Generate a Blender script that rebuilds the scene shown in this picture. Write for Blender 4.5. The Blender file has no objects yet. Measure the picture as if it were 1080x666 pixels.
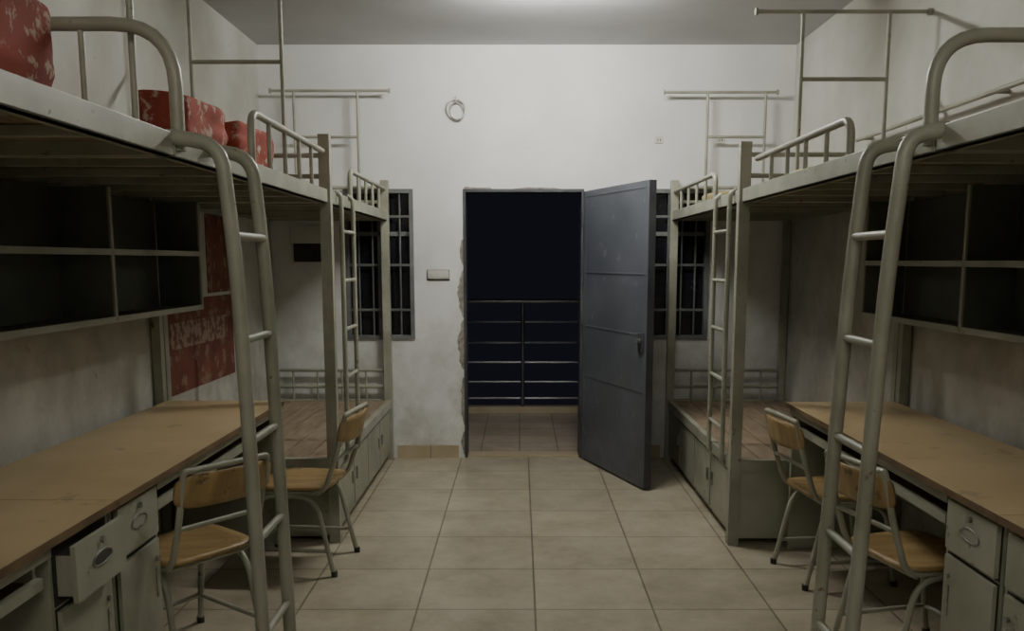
import bpy, bmesh, math, random
from mathutils import Vector, Matrix, noise
random.seed(7)
D=bpy.data; C=bpy.context
# ---------------------------------------------------------------- materials
def newmat(name):
    m=D.materials.new(name); m.use_nodes=True
    nt=m.node_tree; b=nt.nodes['Principled BSDF']
    return m,nt,b
def L(nt,a,b): nt.links.new(a,b)
def noise_mat(name,c1,c2,scale=5,rough=.5,metal=0,stretch=(1,1,1),detail=6,lo=.35,hi=.65,bump=0,spots=None,spot_scale=14,spot_lo=.62,coords='Object',dirt=None):
    m,nt,b=newmat(name)
    tc=nt.nodes.new('ShaderNodeTexCoord'); mp=nt.nodes.new('ShaderNodeMapping')
    mp.inputs['Scale'].default_value=stretch
    L(nt,tc.outputs[coords],mp.inputs['Vector'])
    n=nt.nodes.new('ShaderNodeTexNoise'); n.inputs['Scale'].default_value=scale; n.inputs['Detail'].default_value=detail
    L(nt,mp.outputs[0],n.inputs['Vector'])
    r=nt.nodes.new('ShaderNodeValToRGB'); e=r.color_ramp.elements
    e[0].position=lo; e[1].position=hi; e[0].color=(*c1,1); e[1].color=(*c2,1)
    L(nt,n.outputs['Fac'],r.inputs[0]); out=r.outputs[0]
    if spots:
        n2=nt.nodes.new('ShaderNodeTexNoise'); n2.inputs['Scale'].default_value=spot_scale; n2.inputs['Detail'].default_value=8; n2.inputs['Roughness'].default_value=.65
        L(nt,tc.outputs[coords],n2.inputs['Vector'])
        r2=nt.nodes.new('ShaderNodeValToRGB'); r2.color_ramp.elements[0].position=spot_lo; r2.color_ramp.elements[1].position=spot_lo+.06
        L(nt,n2.outputs['Fac'],r2.inputs[0])
        mx=nt.nodes.new('ShaderNodeMix'); mx.data_type='RGBA'
        L(nt,r2.outputs[0],mx.inputs[0]); L(nt,out,mx.inputs[6]); mx.inputs[7].default_value=(*spots,1); out=mx.outputs[2]
    if dirt:   # scuffs and grime : strongest near the floor where people rub the wall
        col,ztop,amt=dirt
        sp=nt.nodes.new('ShaderNodeSeparateXYZ'); L(nt,tc.outputs[coords],sp.inputs[0])
        mr=nt.nodes.new('ShaderNodeMapRange'); mr.inputs['From Min'].default_value=0; mr.inputs['From Max'].default_value=ztop; mr.inputs['To Min'].default_value=1; mr.inputs['To Max'].default_value=.08
        L(nt,sp.outputs['Z'],mr.inputs['Value'])
        mp3=nt.nodes.new('ShaderNodeMapping'); mp3.inputs['Scale'].default_value=(1.5,1.5,1.2); L(nt,tc.outputs[coords],mp3.inputs['Vector'])
        n3=nt.nodes.new('ShaderNodeTexNoise'); n3.inputs['Scale'].default_value=1.8; n3.inputs['Detail'].default_value=12; n3.inputs['Roughness'].default_value=.72
        L(nt,mp3.outputs[0],n3.inputs['Vector'])
        r3=nt.nodes.new('ShaderNodeValToRGB'); r3.color_ramp.elements[0].position=.40; r3.color_ramp.elements[1].position=.68
        L(nt,n3.outputs['Fac'],r3.inputs[0])
        mu=nt.nodes.new('ShaderNodeMath'); mu.operation='MULTIPLY'; L(nt,mr.outputs[0],mu.inputs[0]); L(nt,r3.outputs[0],mu.inputs[1])
        mu2=nt.nodes.new('ShaderNodeMath'); mu2.operation='MULTIPLY'; L(nt,mu.outputs[0],mu2.inputs[0]); mu2.inputs[1].default_value=amt
        mx=nt.nodes.new('ShaderNodeMix'); mx.data_type='RGBA'
        L(nt,mu2.outputs[0],mx.inputs[0]); L(nt,out,mx.inputs[6]); mx.inputs[7].default_value=(*col,1); out=mx.outputs[2]
    L(nt,out,b.inputs['Base Color'])
    b.inputs['Roughness'].default_value=rough; b.inputs['Metallic'].default_value=metal
    if bump:
        bp=nt.nodes.new('ShaderNodeBump'); bp.inputs['Strength'].default_value=bump; bp.inputs['Distance'].default_value=.01
        L(nt,n.outputs['Fac'],bp.inputs['Height']); L(nt,bp.outputs[0],b.inputs['Normal'])
    return m
def tile_mat(name,c1,c2,grout,w,h,ox,oy,rough=.3):
    m,nt,b=newmat(name)
    tc=nt.nodes.new('ShaderNodeTexCoord'); mp=nt.nodes.new('ShaderNodeMapping'); mp.vector_type='POINT'
    mp.inputs['Location'].default_value=(-ox+w*40,-oy+h*40,0)
    L(nt,tc.outputs['Object'],mp.inputs['Vector'])
    br=nt.nodes.new('ShaderNodeTexBrick'); br.offset=0; br.squash=1
    br.inputs['Scale'].default_value=1; br.inputs['Brick Width'].default_value=w; br.inputs['Row Height'].default_value=h
    br.inputs['Mortar Size'].default_value=.005; br.inputs['Mortar Smooth'].default_value=.3; br.inputs['Bias'].default_value=0
    br.inputs['Color1'].default_value=(*c1,1); br.inputs['Color2'].default_value=(*c2,1); br.inputs['Mortar'].default_value=(*grout,1)
    L(nt,mp.outputs[0],br.inputs['Vector'])
    n=nt.nodes.new('ShaderNodeTexNoise'); n.inputs['Scale'].default_value=2.6; n.inputs['Detail'].default_value=12; n.inputs['Roughness'].default_value=.74
    L(nt,tc.outputs['Object'],n.inputs['Vector'])
    r=nt.nodes.new('ShaderNodeValToRGB'); r.color_ramp.elements[0].position=.32; r.color_ramp.elements[1].position=.6
    r.color_ramp.elements[0].color=(.66,.63,.56,1); r.color_ramp.elements[1].color=(1,1,1,1)
    L(nt,n.outputs['Fac'],r.inputs[0])
    mx=nt.nodes.new('ShaderNodeMix'); mx.data_type='RGBA'; mx.blend_type='MULTIPLY'; mx.inputs[0].default_value=1
    L(nt,br.outputs['Color'],mx.inputs[6]); L(nt,r.outputs[0],mx.inputs[7]); L(nt,mx.outputs[2],b.inputs['Base Color'])
    r3=nt.nodes.new('ShaderNodeMapRange'); r3.inputs['To Min'].default_value=rough+.2; r3.inputs['To Max'].default_value=rough-.08
    L(nt,n.outputs['Fac'],r3.inputs['Value']); L(nt,r3.outputs[0],b.inputs['Roughness'])
    bp=nt.nodes.new('ShaderNodeBump'); bp.inputs['Strength'].default_value=.3; bp.inputs['Distance'].default_value=.003; bp.invert=True
    L(nt,br.outputs['Fac'],bp.inputs['Height']); L(nt,bp.outputs[0],b.inputs['Normal'])
    return m
def emit_mat(name,c,s):
    m,nt,b=newmat(name); b.inputs['Emission Color'].default_value=(*c,1); b.inputs['Emission Strength'].default_value=s
    b.inputs['Base Color'].default_value=(.8,.8,.8,1); return m

M={}
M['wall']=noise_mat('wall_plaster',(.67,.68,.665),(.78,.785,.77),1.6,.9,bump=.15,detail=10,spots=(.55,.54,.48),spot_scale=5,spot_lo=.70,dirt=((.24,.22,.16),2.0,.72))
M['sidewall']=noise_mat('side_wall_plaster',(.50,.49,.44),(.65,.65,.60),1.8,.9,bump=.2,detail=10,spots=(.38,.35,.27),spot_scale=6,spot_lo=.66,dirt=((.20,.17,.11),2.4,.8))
M['ceil']=noise_mat('ceiling_shade_grey',(.47,.475,.48),(.53,.535,.54),1.5,.9)  # ceiling colour darkened to carry the shade above the lamp fixture
M['floor']=tile_mat('floor_tiles',(.50,.455,.345),(.44,.40,.305),(.22,.185,.125),.495,.49,.065,3.53,.27)
M['balc']=tile_mat('balcony_tiles',(.50,.44,.35),(.45,.39,.32),(.2,.17,.12),.3,.3,0,.1,.35)
M['base']=noise_mat('baseboard_tile',(.42,.34,.22),(.50,.41,.28),4,.35)
M['paint']=noise_mat('aged_cream_paint',(.28,.28,.215),(.39,.39,.315),5,.4,spots=(.16,.11,.06),spot_scale=20,spot_lo=.64)
M['paint2']=noise_mat('cabinet_paint',(.29,.295,.225),(.38,.385,.305),3,.48,spots=(.15,.13,.085),spot_scale=10,spot_lo=.64)
M['shelfdark']=noise_mat('dark_green_board',(.085,.095,.072),(.135,.145,.115),3,.6)
M['seam']=noise_mat('dark_gap',(.03,.03,.025),(.05,.05,.04),5,.8)
M['desk']=noise_mat('worn_laminate_top',(.45,.34,.185),(.57,.45,.265),2.5,.42,lo=.3,hi=.7,spots=(.37,.28,.155),spot_scale=7,spot_lo=.6)
M['deskedge']=noise_mat('desk_edge',(.12,.08,.04),(.2,.13,.07),8,.6)
M['bedboard']=noise_mat('bed_board',(.20,.15,.10),(.32,.245,.165),7,.7,stretch=(6,1,1))
M['mat']=noise_mat('lower_bed_board',(.23,.17,.11),(.34,.26,.175),5,.6,stretch=(5,1,1))
M['chairwood']=noise_mat('chair_plywood',(.27,.18,.075),(.42,.295,.135),4,.42,stretch=(1,6,1),spots=(.14,.09,.045),spot_scale=13,spot_lo=.6)
M['door']=noise_mat('grey_painted_steel',(.085,.095,.118),(.125,.137,.162),2.2,.45,bump=.1,detail=9,spots=(.19,.20,.205),spot_scale=8,spot_lo=.62,dirt=((.055,.052,.048),1.6,.85))
M['frame']=noise_mat('dark_steel_frame',(.04,.043,.048),(.07,.072,.08),5,.5)
M['winframe']=noise_mat('window_frame_grey',(.12,.13,.13),(.19,.20,.195),6,.5)
M['bars']=noise_mat('window_bar_paint',(.10,.11,.105),(.16,.17,.16),6,.5)
M['steel']=noise_mat('stainless_tube',(.20,.20,.21),(.28,.28,.29),5,.32,metal=.9)
M['glass']=noise_mat('dark_window_glass',(.010,.010,.014),(.014,.014,.019),3,.12)
M['concrete']=noise_mat('chipped_concrete',(.20,.185,.155),(.36,.335,.29),25,.95,bump=.5)
M['white']=noise_mat('white_plastic',(.55,.55,.50),(.62,.62,.56),5,.4)
M['black']=noise_mat('black_plastic',(.02,.02,.02),(.04,.04,.04),5,.4)
M['lockmetal']=noise_mat('lock_metal',(.25,.25,.23),(.4,.4,.37),30,.3,metal=.8)
M['red']=noise_mat('red_printed_quilt',(.21,.036,.022),(.31,.058,.035),6,.85,spots=(.42,.31,.24),spot_scale=17,spot_lo=.55)
M['banner']=noise_mat('faded_red_banner',(.17,.055,.038),(.25,.09,.06),5,.85,spots=(.30,.20,.14),spot_scale=11,spot_lo=.54)
M['bannertext']=noise_mat('banner_text',(.22,.10,.07),(.40,.30,.22),22,.8,lo=.45,hi=.52)
M['cloth']=noise_mat('yellow_cloth',(.40,.34,.16),(.5,.44,.24),8,.9)
M['tube']=emit_mat('fluorescent_glow',(1,.985,.925),430)
M['tube2']=emit_mat('fluorescent_glow_dim',(1,.965,.86),130)

# ---------------------------------------------------------------- builder
class B:
    def __init__(s,name): s.name=name; s.v=[]; s.f=[]; s.mi=[]; s.sm=[]; s.mats=[]
    def m(s,k):
        if k not in s.mats: s.mats.append(k)
        return s.mats.index(k)
    def add(s,vs,fs,k,smooth=False):
        o=len(s.v); s.v+= [tuple(v) for v in vs]
        i=s.m(k)
        for f in fs: s.f.append([a+o for a in f]); s.mi.append(i); s.sm.append(smooth)
    def box(s,x0,x1,y0,y1,z0,z1,k):
        x0,x1=sorted((x0,x1)); y0,y1=sorted((y0,y1)); z0,z1=sorted((z0,z1))
        vs=[(x,y,z) for x in(x0,x1) for y in(y0,y1) for z in(z0,z1)]
        s.add(vs,[(0,1,3,2),(4,6,7,5),(0,4,5,1),(2,3,7,6),(0,2,6,4),(1,5,7,3)],k)
    def tube(s,pts,r,k,n=12,rad=0,closed=False):
        pts=[Vector(p) for p in pts]
        if rad and len(pts)>2: pts=rounded(pts,rad)
        N=len(pts); rings=[]; up=None
        for i,p in enumerate(pts):
            if closed: t=(pts[(i+1)%N]-pts[i-1]).normalized()
            elif i==0: t=(pts[1]-p).normalized()
            elif i==N-1: t=(p-pts[i-1]).normalized()
            else: t=((pts[i+1]-p).normalized()+(p-pts[i-1]).normalized()).normalized()
            if up is None:
                a=Vector((0,0,1)) if abs(t.z)<.9 else Vector((1,0,0))
                up=(a-t*a.dot(t)).normalized()
            else: up=(up-t*up.dot(t)).normalized()
            w=t.cross(up)
            rings.append([p+up*math.cos(2*math.pi*j/n)*r+w*math.sin(2*math.pi*j/n)*r for j in range(n)])
        vs=[v for R in rings for v in R]; fs=[]
        for i in range(N if closed else N-1):
            i2=(i+1)%N
            for j in range(n):
                j2=(j+1)%n; fs.append((i*n+j,i*n+j2,i2*n+j2,i2*n+j))
        s.add(vs,fs,k,True)
        if not closed:
            s.add(rings[0],[tuple(range(n))[::-1]],k); s.add(rings[-1],[tuple(range(n))],k)
    def xf(s,mat,start=0):
        for i in range(start,len(s.v)): s.v[i]=tuple(mat@Vector(s.v[i]))
    def done(s,bevel=.003):
        me=D.meshes.new(s.name); me.from_pydata(s.v,[],s.f)
        for k in s.mats: me.materials.append(M[k])
        for p,i,sm in zip(me.polygons,s.mi,s.sm): p.material_index=i; p.use_smooth=sm
        bm=bmesh.new(); bm.from_mesh(me); bmesh.ops.recalc_face_normals(bm,faces=bm.faces); bm.to_mesh(me); bm.free()
        o=D.objects.new(s.name,me); C.collection.objects.link(o)
        if bevel:
            md=o.modifiers.new('bevel','BEVEL'); md.width=bevel; md.segments=2; md.limit_method='ANGLE'; md.angle_limit=math.radians(50)
        return o
def rounded(pts,rad,n=7):
    out=[pts[0]]
    for i in range(1,len(pts)-1):
        a,p,b=pts[i-1],pts[i],pts[i+1]
        r=min(rad,(a-p).length*.49,(b-p).length*.49)
        p0=p+(a-p).normalized()*r; p1=p+(b-p).normalized()*r
        for j in range(n+1):
            t=j/n; out.append(p0*(1-t)**2+p*2*t*(1-t)+p1*t*t)
    out.append(pts[-1]); return out

# ---------------------------------------------------------------- room
XL,XR,YB,YF,H=-1.83,1.93,6.41,-1.6,2.94
T=.16
b=B('floor'); b.box(XL-T,XR+T,YF-T,YB+T,-.1,0,'floor'); b.done(0)
b=B('ceiling'); b.box(XL-T,XR+T,YF-T,YB+T,H,H+.1,'ceil'); b.done(0)
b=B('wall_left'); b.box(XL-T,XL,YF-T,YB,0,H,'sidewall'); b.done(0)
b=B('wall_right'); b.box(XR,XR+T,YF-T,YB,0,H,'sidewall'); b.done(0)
b=B('wall_front'); b.box(XL,XR,YF-T,YF,0,H,'wall'); b.done(0)
xs=[XL-T,-1.257,-.76,-.405,.46,.87,1.365,XR+T]; zs=[0,.88,1.955,H]
b=B('wall_back')
for i in range(7):
    for j in range(3):
        if (i in(1,5) and j==1) or (i==3 and j<2): continue
        b.box(xs[i],xs[i+1],YB,YB+T,zs[j],zs[j+1],'wall')
b.done(0)
b=B('baseboard_back')
b.box(-.9,-.45,YB-.012,YB,0,.095,'base'); b.box(.5,1.04,YB-.012,YB,0,.095,'base')
b.box(-.66,-.655,YB-.0125,YB,0,.095,'seam')
b.done(.002)
# door frame (steel) and leaf
b=B('trim_door')
b.box(-.405,-.385,YB-.01,YB+T,0,1.955,'frame'); b.box(.44,.46,YB-.01,YB+T,0,1.955,'frame')
b.box(-.385,.44,YB-.01,YB+T,1.932,1.955,'frame'); b.box(-.385,.44,YB+.01,YB+T,0,.012,'base')
b.done(.003)
W=.98
b=B('door_1')
b.box(0,W,0,.045,.012,1.935,'door')
for y0,y1 in((-.003,0),(.045,.048)):
    b.box(.0,.045,y0,y1,.012,1.935,'door'); b.box(W-.045,W,y0,y1,.012,1.935,'door')
    for z in(.012,.62,.98,1.36,1.89): b.box(.045,W-.045,y0,y1,z,z+(.045 if z in(.012,1.89) else .012),'door')
b.box(W-.0005,W+.003,-.002,.047,.012,1.935,'frame')
b.box(.86,.95,.048,.057,.86,1.02,'frame'); b.tube([(.9,.057,.95),(.9,.10,.95),(.83,.10,.95)],.008,'lockmetal')
b.box(.88,.95,-.012,-.003,.88,1.0,'frame'); b.tube([(.915,-.003,.95),(.915,-.035,.95)],.016,'lockmetal')
for z in(.25,1.0,1.7): b.tube([(-.008,-.005,z),(-.008,-.005,z+.1)],.009,'frame')
ang=math.atan2(5.47-6.395,.785-.455)
b.xf(Matrix.Translation((.458,6.37,0))@Matrix.Rotation(ang,4,'Z'))
b.done(.002)
# chipped plaster round the door
b=B('chipped_plaster_patch')
def patch(xc,z0,z1,wf):
    n=int((z1-z0)/.02)+2; vs=[];fs=[]; w=wf*.5
    for i in range(n):
        z=z0+(z1-z0)*i/(n-1); w=w*.6+.4*wf*(.3+.9*random.random()); ww=max(.003,w*math.sin(math.pi*(i+.4)/(n-.2))**.6)
        vs+=[(xc-ww,YB-.003,z),(xc,YB-.003,z)]
        if i: k=2*i; fs.append((k-2,k-1,k+1,k))
    b.add(vs,fs,'concrete')
patch(-.405,.25,.60,.045);patch(-.405,.66,1.02,.065);patch(-.405,1.04,1.38,.05);patch(-.405,1.42,1.6,.03);patch(-.405,.02,.2,.03)
b.add([(-.40,YB-.003,1.955),(-.2,YB-.003,1.955),(-.21,YB-.003,1.966),(-.3,YB-.003,1.964),(-.39,YB-.003,1.972)],[(0,1,2,3,4)],'concrete')
b.add([(-.05,YB-.003,1.955),(.3,YB-.003,1.955),(.25,YB-.003,1.963),(.05,YB-.003,1.967)],[(0,1,2,3)],'concrete')
b.done(0)
# windows
def window(name,x0,x1,z0,z1):
    b=B(name); y=YB
    b.box(x0,x0+.03,y-.012,y+.08,z0,z1,'winframe'); b.box(x1-.03,x1,y-.012,y+.08,z0,z1,'winframe')
    b.box(x0+.03,x1-.03,y-.012,y+.08,z0,z0+.03,'winframe'); b.box(x0+.03,x1-.03,y-.012,y+.08,z1-.03,z1,'winframe')
    xm=(x0+x1)/2
    b.box(xm-.018,xm+.018,y+.03,y+.07,z0+.03,z1-.03,'winframe')
    b.box(x0+.03,x1-.03,y+.03,y+.07,z1-.33,z1-.30,'winframe')
    b.box(x0+.03,x1-.03,y+.048,y+.054,z0+.03,z1-.03,'glass')
    n=5
    for i in range(1,n):
        x=x0+(x1-x0)*i/n; b.tube([(x,y+.01,z0+.02),(x,y+.01,z1-.02)],.007,'bars',8)
    for f in(.2,.5,.82):
        z=z0+(z1-z0)*f; b.box(x0+.02,x1-.02,y-.002,y+.006,z-.009,z+.009,'bars')
    b.done(.002)
window('window_1',-1.257,-.76,.88,1.955); window('window_2',.87,1.365,.88,1.955)
# balcony
b=B('balcony_floor'); b.box(-2.2,2.4,YB+T,8.55,-.12,-.01,'balc'); b.box(-2.2,2.4,8.38,8.5,-.01,.05,'base'); b.done(.003)
b=B('balcony_railing')
for z in(.13,.29,.48,.67,.87): b.tube([(-2.15,8.43,z),(2.35,8.43,z)],.011,'steel')
b.tube([(-2.15,8.43,1.065),(2.35,8.43,1.065)],.022,'steel')
for x in(-1.9,-.94,.03,1.0,1.97): b.tube([(x,8.43,.04),(x,8.43,1.065)],.019,'steel')
b.done(0)
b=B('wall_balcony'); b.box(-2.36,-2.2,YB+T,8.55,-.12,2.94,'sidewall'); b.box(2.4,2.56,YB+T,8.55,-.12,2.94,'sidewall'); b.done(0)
b=B('balcony_ceiling'); b.box(-2.36,2.56,YB+T,8.55,H,H+.1,'ceil'); b.done(0)

# wall fittings
b=B('light_switch_panel'); b.box(-.665,-.505,YB-.014,YB,1.315,1.385,'lockmetal'); b.box(-.660,-.510,YB-.018,YB-.014,1.32,1.38,'white')
for i in range(3): b.box(-.645+i*.05,-.615+i*.05,YB-.024,YB-.018,1.33,1.37,'white')
b.box(-.667,-.503,YB-.004,YB,1.307,1.315,'black'); b.done(.002)
b=B('wire_ring_hook')
cx,cz=-.445,2.50
b.tube([(cx+.065*math.cos(a),YB-.02+.012*math.sin(2*a),cz+.07*math.sin(a)) for a in [2*math.pi*i/28 for i in range(28)]],.007,'white',8,closed=True)
b.tube([(cx+.05*math.cos(a)+.01,YB-.03,cz+.06*math.sin(a)-.014) for a in [2*math.pi*i/28 for i in range(28)]],.005,'lockmetal',8,closed=True)
b.tube([(cx,YB,cz+.09),(cx,YB-.03,cz+.085),(cx,YB-.03,cz+.05)],.006,'white',8)
b.done(0)
b=B('electrical_box'); b.box(-1.64,-1.40,YB-.02,YB,1.57,1.70,'white'); b.box(-1.62,-1.42,YB-.022,YB,1.44,1.57,'black'); b.done(.004)
for x in(.985,1.42):
    b=B('wall_socket'); b.box(x-.03,x+.03,YB-.01,YB,2.27,2.32,'white'); b.box(x-.012,x-.006,YB-.011,YB-.009,2.285,2.30,'black'); b.box(x+.006,x+.012,YB-.011,YB-.009,2.285,2.30,'black'); b.done(.002)
b=B('wall_banner')
b.box(XL,XL+.004,4.47,5.62,.74,1.24,'banner'); b.box(XL+.004,XL+.0055,4.6,5.5,.98,1.12,'bannertext')
b.box(XL,XL+.004,5.2,5.6,1.26,1.72,'banner'); b.done(0)
b=B('wall_rod'); b.tube([(XR-.06,2.2,2.11),(XR-.06,5.02,2.11)],.011,'paint')
for y in(2.3,3.6,4.95): b.tube([(XR,y,2.11),(XR-.06,y,2.11)],.009,'paint')
b.done(0)

# ---------------------------------------------------------------- beds
def deck(b,s,xf,xw,y0,y1,z,board='bedboard'):
    b.box(s*xf,s*(xf+.03),y0,y1,z,z+.065,'paint')
    b.box(s*xf,s*(xf+.05),y0,y1,z,z+.006,'paint')
    b.box(s*(xw-.03),s*xw,y0,y1,z,z+.065,'paint')
    b.box(s*(xf+.03),s*(xw-.03),y0,y0+.03,z,z+.065,'paint'); b.box(s*(xf+.03),s*(xw-.03),y1-.03,y1,z,z+.065,'paint')
    n=5
    for i in range(1,n+1):
        y=y0+(y1-y0)*i/(n+1); b.box(s*(xf+.03),s*(xw-.03),y-.015,y+.015,z+.008,z+.035,'paint')
    m=7
    for i in range(m):
        xa=xf+.032+(xw-xf-.064)*i/m; xb=xf+.032+(xw-xf-.064)*(i+1)/m-.006
        b.box(s*xa,s*xb,y0+.03,y1-.03,z+.036,z+.05,board)
def guard(b,s,x,y0,y1,z0,z1):
    b.tube([(s*x,y0,z0),(s*x,y0,z1),(s*x,y1,z1)],.014,'paint',rad=.07)
    n=5
    for i in range(1,n):
        y=y0+(y1-y0)*i/n; b.tube([(s*x,y,z0),(s*x,y,z1)],.009,'paint',8)
def netframe(b,s,xa,xb,x1,x2,y,zt,zm,zb):
    r=.010
    b.tube([(s*xa,y,zt),(s*xb,y,zt)],r,'paint',10)
    for x in(x1,x2): b.tube([(s*x,y,zb),(s*x,y,zt)],r,'paint',10)
    b.tube([(s*x1,y,zm),(s*x2,y,zm)],r,'paint',10)
    for x in(xa,xb): b.tube([(s*(x-.006),y,zt),(s*(x+.006),y,zt)],.018,'paint',10)
ZD=1.73
def loft(s,xf,xw,y0,y1,gz,hz,lad,xl,xlb,sx,shelf,g=(.66,1.9),net=None,name='loft_bed'):
    b=B(name); xw=xw-.006
    deck(b,s,xf,xw,y0,y1,ZD)
    for y in(y0,y1-.045): b.box(s*(xw-.045),s*xw,y,y+.045,0,2.0 if y>y0 else 1.8,'paint')
    guard(b,s,xf+.015,y0+g[0],y0+g[1],ZD+.05,gz)
    hy=y0+.03
    b.tube([(s*(xw-.02),hy,ZD),(s*(xw-.02),hy,hz),(s*(xf-.0),hy,hz),(s*(xf-.0),hy,ZD+.02)],.019,'paint',14,rad=.17)
    for x in(xf+.25,xf+.55): b.tube([(s*x,hy,ZD+.03),(s*x,hy,hz)],.009,'paint',8)
    la,lb=lad
    for y in(la,lb):
        b.tube([(s*(xf+.02),y,ZD+.055),(s*(xl+.03),y,ZD+.035),(s*xl,y,1.42),(s*xlb,y,0)],.0205,'paint',14,rad=.17)
    for i in range(5):
        z=.35+.292*i; x=xlb+(xl-xlb)*z/1.42
        b.tube([(s*x,la,z),(s*x,lb,z)],.012,'paint')
    zb,zm=shelf
    b.box(s*(xw-.046),s*(xw-.052),y0+.05,y1-.05,zb,ZD,'shelfdark')
    for z in(zb,zm): 
        b.box(s*sx,s*(xw-.05),y0+.02,y1-.02,z,z+.012,'shelfdark'); b.box(s*(sx-.006),s*(sx+.004),y0+.02,y1-.02,z-.004,z+.020,'paint')
    for y in(y0+.02,(y0+y1)/2-.008,y1-.036):
        b.box(s*sx,s*(xw-.05),y,y+.014,zb,ZD,'shelfdark'); b.box(s*(sx-.006),s*(sx+.004),y-.004,y+.016,zb,ZD,'paint')
    if net:
        for a in net: netframe(b,s,*a)
    return b.done(.002)
def bunk(s,xf,xw,y0,y1,gz,lad,nets,pz=2.01,name='bunk_bed'):
    b=B(name); xw=xw-.006
    deck(b,s,xf,xw,y0,y1,ZD)
    for y in(y0,y1-.05):
        b.box(s*(xf-.012),s*(xf+.043),y,y+.05,0,pz if y==y0 else 2.01,'paint'); b.box(s*(xw-.045),s*xw,y,y+.05,0,2.01,'paint')
    for y in(y0+.025,y1-.025):
        for z in((1.96,1.86) ): b.tube([(s*(xf+.03),y,z),(s*(xw-.02),y,z)],.012,'paint')
    y=y1-.025
    for z in(.66,.54): b.tube([(s*(xf+.03),y,z),(s*(xw-.02),y,z)],.012,'paint')
    for k in range(1,5): x=xf+(xw-xf)*k/5; b.tube([(s*x,y,.42),(s*x,y,.66)],.008,'paint',8)
    guard(b,s,xf+.015,y0+.66,y1-.03,ZD+.05,gz)
    la,lb=lad; x=xf-.022
    for yy in(la,lb): b.tube([(s*(x+.03),yy,1.80),(s*x,yy,1.78),(s*x,yy,.40),(s*(x+.03),yy,.38)],.013,'paint',rad=.04)
    for i in range(5): z=.58+.255*i; b.tube([(s*x,la,z),(s*x,lb,z)],.010,'paint')
    z=.385
    b.box(s*(xf-.004),s*(xf+.03),y0+.05,y1-.05,z,z+.06,'paint'); b.box(s*(xw-.03),s*xw,y0+.05,y1-.05,z,z+.06,'paint')
    b.box(s*(xf+.03),s*(xw-.03),y0+.002,y0+.04,z,z+.06,'paint'); b.box(s*(xf+.03),s*(xw-.03),y1-.04,y1,z,z+.06,'paint')
    for i in range(6):
        xa=xf+.03+(xw-xf-.06)*i/6; xb=xf+.03+(xw-xf-.06)*(i+1)/6-.005
        b.box(s*xa,s*xb,y0+.04,y1-.04,z+.03,z+.05,'mat')
    b.box(s*(xf+.02),s*(xw-.05),y0+.055,y1-.055,.03,z,'paint2')
    b.box(s*(xf+.045),s*(xw-.045),y0+.02,y0+.055,.03,z,'paint2')
    n=4; w=(y1-y0-.11)/n
    for i in range(n):
        ya=y0+.055+i*w
        b.box(s*(xf+.006),s*(xf+.02),ya+.012,ya+w-.012,.06,z-.015,'paint2')
        b.box(s*(xf+.0185),s*(xf+.0205),ya-.004,ya+.004,.03,z,'seam')
        hy=ya+(w-.06 if i%2==0 else .06)
        b.box(s*(xf-.004),s*(xf+.006),hy-.01,hy+.01,.2,.27,'lockmetal')
    for a in nets: netframe(b,s,*a)
    return b.done(.002)
l1,l2,l3,l4=.50,2.47,4.40,6.385
r1,r2,r3,r4=.42,2.36,4.36,6.385
bunk(-1,.94,1.83,l3+.01,l4,1.95,(4.62,4.94),[(.90,1.72,1.12,1.56,6.30,2.61,2.30,ZD+.05)],pz=2.06)
bunk(1,1.08,1.93,r3+.01,r4,1.93,(4.52,4.84),[(1.0,1.78,1.30,1.70,6.30,2.60,2.30,ZD+.05)],pz=2.02)
loft(-1,.94,1.83,l2,l3,1.975,2.085,(2.47,2.75),.785,.745,1.57,(1.215,1.475),g=(.76,1.9),net=[(1.0,1.75,1.13,1.56,l3-.04,2.76,2.385,ZD+.05),(.9,1.7,1.075,1.6,l2+.08,2.7,2.35,ZD+.05)])
loft(1,1.08,1.93,r2,r3,1.915,2.03,(2.33,2.59),.965,.905,1.68,(1.18,1.43),g=(.64,1.80),net=[(1.11,1.915,1.33,1.735,r3-.03,2.605,2.30,ZD+.05)])
loft(-1,.94,1.83,l1,l2-.01,1.975,2.085,(.55,.83),.785,.745,1.57,(1.215,1.475),g=(.5,1.0))
loft(1,1.08,1.93,r1,r2-.01,1.925,2.03,(.47,.73),.965,.905,1.68,(1.18,1.43),g=(.5,1.0))

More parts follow.
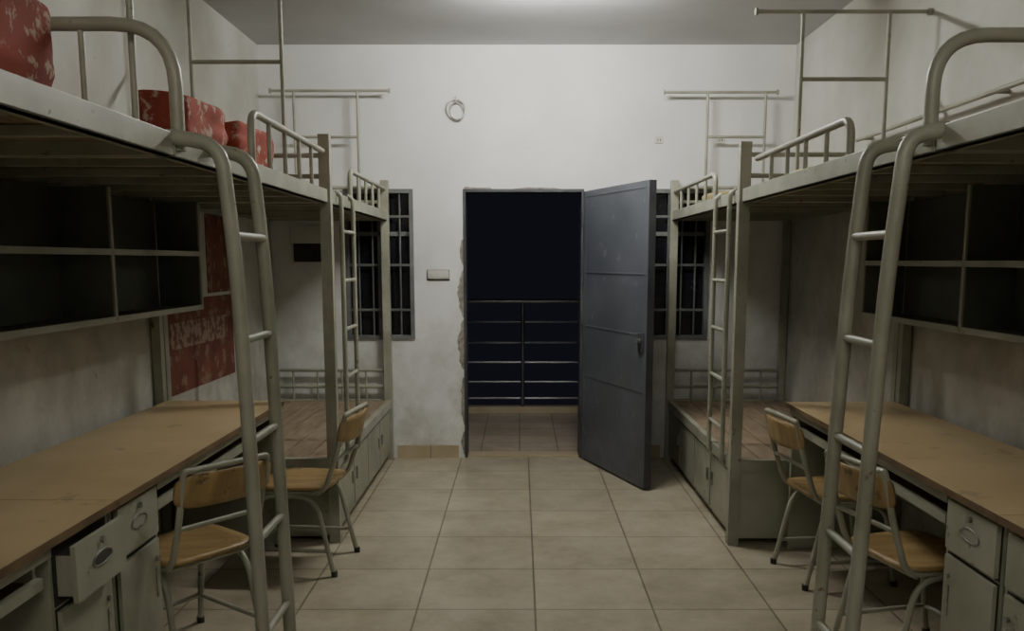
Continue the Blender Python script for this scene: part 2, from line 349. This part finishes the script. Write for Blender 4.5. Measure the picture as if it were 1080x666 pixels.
# ---------------------------------------------------------------- desks
def desk(s,xd,xw,y0,y1,cab,openv=0,name='desk'):
    b=B(name); xw=xw-.055; zt=.75
    b.box(s*xd,s*xw,y0,y1,zt-.024,zt,'desk'); b.box(s*(xd-.002),s*xd,y0,y1,zt-.024,zt-.001,'deskedge')
    cw=.335
    ya,yb=(y0+.004,y0+cw) if cab=='near' else (y1-cw,y1-.004)
    xc=xd+.03
    b.box(s*xc,s*(xw-.02),ya,yb,.06,zt-.024,'paint2'); b.box(s*(xc+.03),s*(xw-.02),ya+.01,yb-.01,0,.06,'seam')
    o=openv
    b.box(s*(xc-.016-o),s*(xc-.002-o),ya+.022,yb-.022,.555,.71,'paint2')
    if o:
        b.box(s*(xc-.002-o),s*xc,ya+.035,ya+.04,.565,.68,'paint2'); b.box(s*(xc-.002-o),s*xc,yb-.04,yb-.035,.565,.68,'paint2'); b.box(s*(xc-.002-o),s*xc,ya+.035,yb-.035,.565,.57,'paint2')
    b.box(s*(xc-.001),s*(xc-.0005),ya+.014,yb-.014,.545,.72,'seam')
    ym=(ya+yb)/2
    ov=[(s*(xc-.0165-o),ym+.055*math.cos(a),.635+.02*math.sin(a)) for a in [2*math.pi*i/20 for i in range(20)]]
    if o: b.add(ov,[tuple(range(20))],'black')
    b.tube([p for p in ov],.0035,'lockmetal',6,closed=True)
    b.tube([(s*(xc-.016-o),ym,.685),(s*(xc-.026-o),ym,.685)],.010,'lockmetal')
    b.box(s*(xc-.001),s*(xc-.0005),ya+.014,yb-.014,.075,.54,'seam')
    b.box(s*(xc-.014),s*(xc-.002),ya+.022,yb-.022,.085,.532,'paint2')
    b.box(s*(xc-.017),s*(xc-.014),yb-.06,yb-.045,.34,.44,'lockmetal')
    b.tube([(s*(xc-.014),yb-.052,.47),(s*(xc-.024),yb-.052,.47)],.009,'lockmetal')
    for i in range(3): b.box(s*(xc-.0145),s*(xc-.0138),ym-.07,ym+.07,.15+.02*i,.156+.02*i,'seam')
    ka,kb=(yb,y1-.004) if cab=='near' else (y0+.004,ya)
    b.box(s*(xd+.02),s*(xd+.045),ka,kb,zt-.06,zt-.024,'paint'); 
    b.box(s*(xd+.05),s*(xw-.05),ka+.04,kb-.05,.628,.64,'deskedge'); b.box(s*(xd+.03),s*(xd+.05),ka+.02,kb-.03,.615,.645,'paint')
    for y in(ka+.02,kb-.04): b.box(s*(xd+.05),s*(xd+.3),y,y+.015,.64,zt-.024,'paint')
    ye=kb-.03 if cab=='near' else ka
    b.box(s*(xd+.03),s*(xw-.02),ye,ye+.03,0,zt-.024,'paint2')
    b.box(s*(xw-.03),s*(xw-.02),ka,kb,.3,zt-.024,'paint2')
    return b.done(.003)
desk(-1,1.19,1.83,2.535,l3-.01,'near'); desk(-1,1.19,1.83,.55,2.53,'far',.045)
desk(1,1.33,1.93,2.375,r3-.01,'near'); desk(1,1.33,1.93,.45,2.37,'far')

# ---------------------------------------------------------------- chairs
def chair(x,y,dx,dy,name='school_chair'):
    b=B(name); zs_=.42
    def sheet(fn,nu,nv,th,nrm,k):
        vs=[];fs=[]
        for side in(0,1):
            for i in range(nu+1):
                for j in range(nv+1):
                    p=Vector(fn(i/nu*2-1,j/nv*2-1)); vs.append(p+Vector(nrm)*(th*side))
        o=(nu+1)*(nv+1); q=lambda i,j:i*(nv+1)+j
        for i in range(nu):
            for j in range(nv):
                fs.append((q(i,j),q(i+1,j),q(i+1,j+1),q(i,j+1))); fs.append(tuple(a+o for a in (q(i,j+1),q(i+1,j+1),q(i+1,j),q(i,j))))
        ring=[q(i,0) for i in range(nu)]+[q(nu,j) for j in range(nv)]+[q(i,nv) for i in range(nu,0,-1)]+[q(0,j) for j in range(nv,0,-1)]
        for a in range(len(ring)):
            c,d=ring[a],ring[(a+1)%len(ring)]; fs.append((c,d,d+o,c+o))
        b.add(vs,fs,k,True)
    def sq(u,v,p=6):
        m=(abs(u)**p+abs(v)**p)**(1/p); mm=max(abs(u),abs(v)); k=(mm/m) if m>0 else 1
        return u*k,v*k
    def seat(u,v):
        a,c=sq(u,v); return (a*.195*(1-.06*(-c)),c*.19,zs_-.012-.008*(1-a*a)*(1-c*c)-(.012*max(0,c)**3))
    sheet(seat,12,12,.014,(0,0,1),'chairwood')
    def back(u,v):
        a,c=sq(u,v,5); return (a*.19,-.255-.035*(1-a*a)-.025*c*.5,.685+c*.060)
    sheet(back,14,6,.012,(0,-1,0),'chairwood')
    r=.0115
    for sx in(-1,1):
        X=.165*sx
        b.tube([(X,-.280,.745),(X,-.240,.58),(X,-.175,.392),(X,.16,.392)],r,'paint',rad=.06)
        b.tube([(X*1.06,.20,0),(X*1.0,.15,.372),(X*1.0,-.13,.372),(X*1.06,-.215,0)],r,'paint',rad=.09)
        b.tube([(X*1.05,.185,.12),(X*1.05,-.187,.12)],.009,'paint')
        for yy in(.20,-.215): b.tube([(X*1.06,yy,0),(X*1.06,yy,.025)],.015,'black')
    b.tube([(-.165,-.280,.74),(-.165,-.283,.757),(.165,-.283,.757),(.165,-.280,.74)],r,'paint',rad=.02)
    b.tube([(-.165,.155,.384),(.165,.155,.384)],.010,'paint'); b.tube([(-.165,-.135,.384),(.165,-.135,.384)],.010,'paint')
    b.tube([(-.17,.185,.12),(.17,.185,.12)],.009,'paint'); b.tube([(-.165,-.232,.55),(.165,-.232,.55)],.009,'paint')
    a=math.atan2(dy,dx)-math.pi/2
    b.xf(Matrix.Translation((x,y,0))@Matrix.Rotation(a,4,'Z'))
    return b.done(0)
chair(-1.05,4.12,-1,.12)
chair(-1.235,3.14,-.8,.6)
chair(1.46,3.95,1,.12)
chair(1.44,3.07,1,.25)

# ---------------------------------------------------------------- bedding
def bundle(name,x,y,z,lx,ly,lz,k,rz=0,seed=0):
    bm=bmesh.new(); bmesh.ops.create_cube(bm,size=1); bmesh.ops.subdivide_edges(bm,edges=bm.edges,cuts=9,use_grid_fill=True)
    for v in bm.verts:
        p=v.co.copy(); 
        n=p.normalized()*.62; q=p.lerp(n,.13)
        q.x*=lx;q.y*=ly;q.z*=lz
        s=noise.noise(Vector((q.x*7+seed,q.y*5,q.z*22)))
        q+=p.normalized()*s*.03
        q.z=max(q.z,-lz*.5); v.co=q
    me=D.meshes.new(name); bm.to_mesh(me); bm.free(); me.materials.append(M[k])
    for p in me.polygons: p.use_smooth=True
    o=D.objects.new(name,me); C.collection.objects.link(o); o.location=(x,y,z+lz*.5); o.rotation_euler=(0,0,rz)
    md=o.modifiers.new('s','SUBSURF'); md.levels=1; md.render_levels=1
ZB=ZD+.052
bundle('red_quilt_bundle',-1.28,3.46,ZB,.20,.50,.26,'red',.06,1)
bundle('red_quilt_bundle',-1.27,4.02,ZB,.22,.46,.25,'red',-.05,4)
bundle('red_quilt_bundle',-1.36,2.03,ZB,.44,.52,.30,'red',.05,9)
bundle('folded_blanket',1.45,6.0,ZB,.4,.3,.12,'cloth',.1,3)
bundle('folded_blanket',1.40,3.95,ZB,.3,.3,.07,'cloth',.2,6)

# ---------------------------------------------------------------- lamps
def lamp(y,z,k,x=.05,h=.6):
    b=B('fluorescent_ceiling_lamp')
    b.box(x-h-.035,x+h+.035,y-.03,y+.03,z+.03,H,'white')
    for sx in(-1,1): b.box(x+sx*(h+.02)-.012,x+sx*(h+.02)+.012,y-.018,y+.018,z-.02,z+.031,'white')
    b.tube([(x-h,y,z),(x+h,y,z)],.014,k)
    b.done(0)
lamp(4.93,2.865,'tube',.2,.40); lamp(-.3,2.85,'tube2')

w=D.worlds.new('night'); C.scene.world=w; w.use_nodes=True
w.node_tree.nodes['Background'].inputs[0].default_value=(.0060,.0060,.0098,1); w.node_tree.nodes['Background'].inputs[1].default_value=1

# ---------------------------------------------------------------- camera
cam=D.cameras.new('camera'); co=D.objects.new('camera',cam); C.collection.objects.link(co)
cam.sensor_width=36; cam.lens=31.0; cam.shift_y=72/1080; cam.shift_x=-8/1080; cam.clip_start=.05
co.location=(0,0,1.45); co.rotation_euler=(math.radians(90-7.96),0,0)
C.scene.camera=co
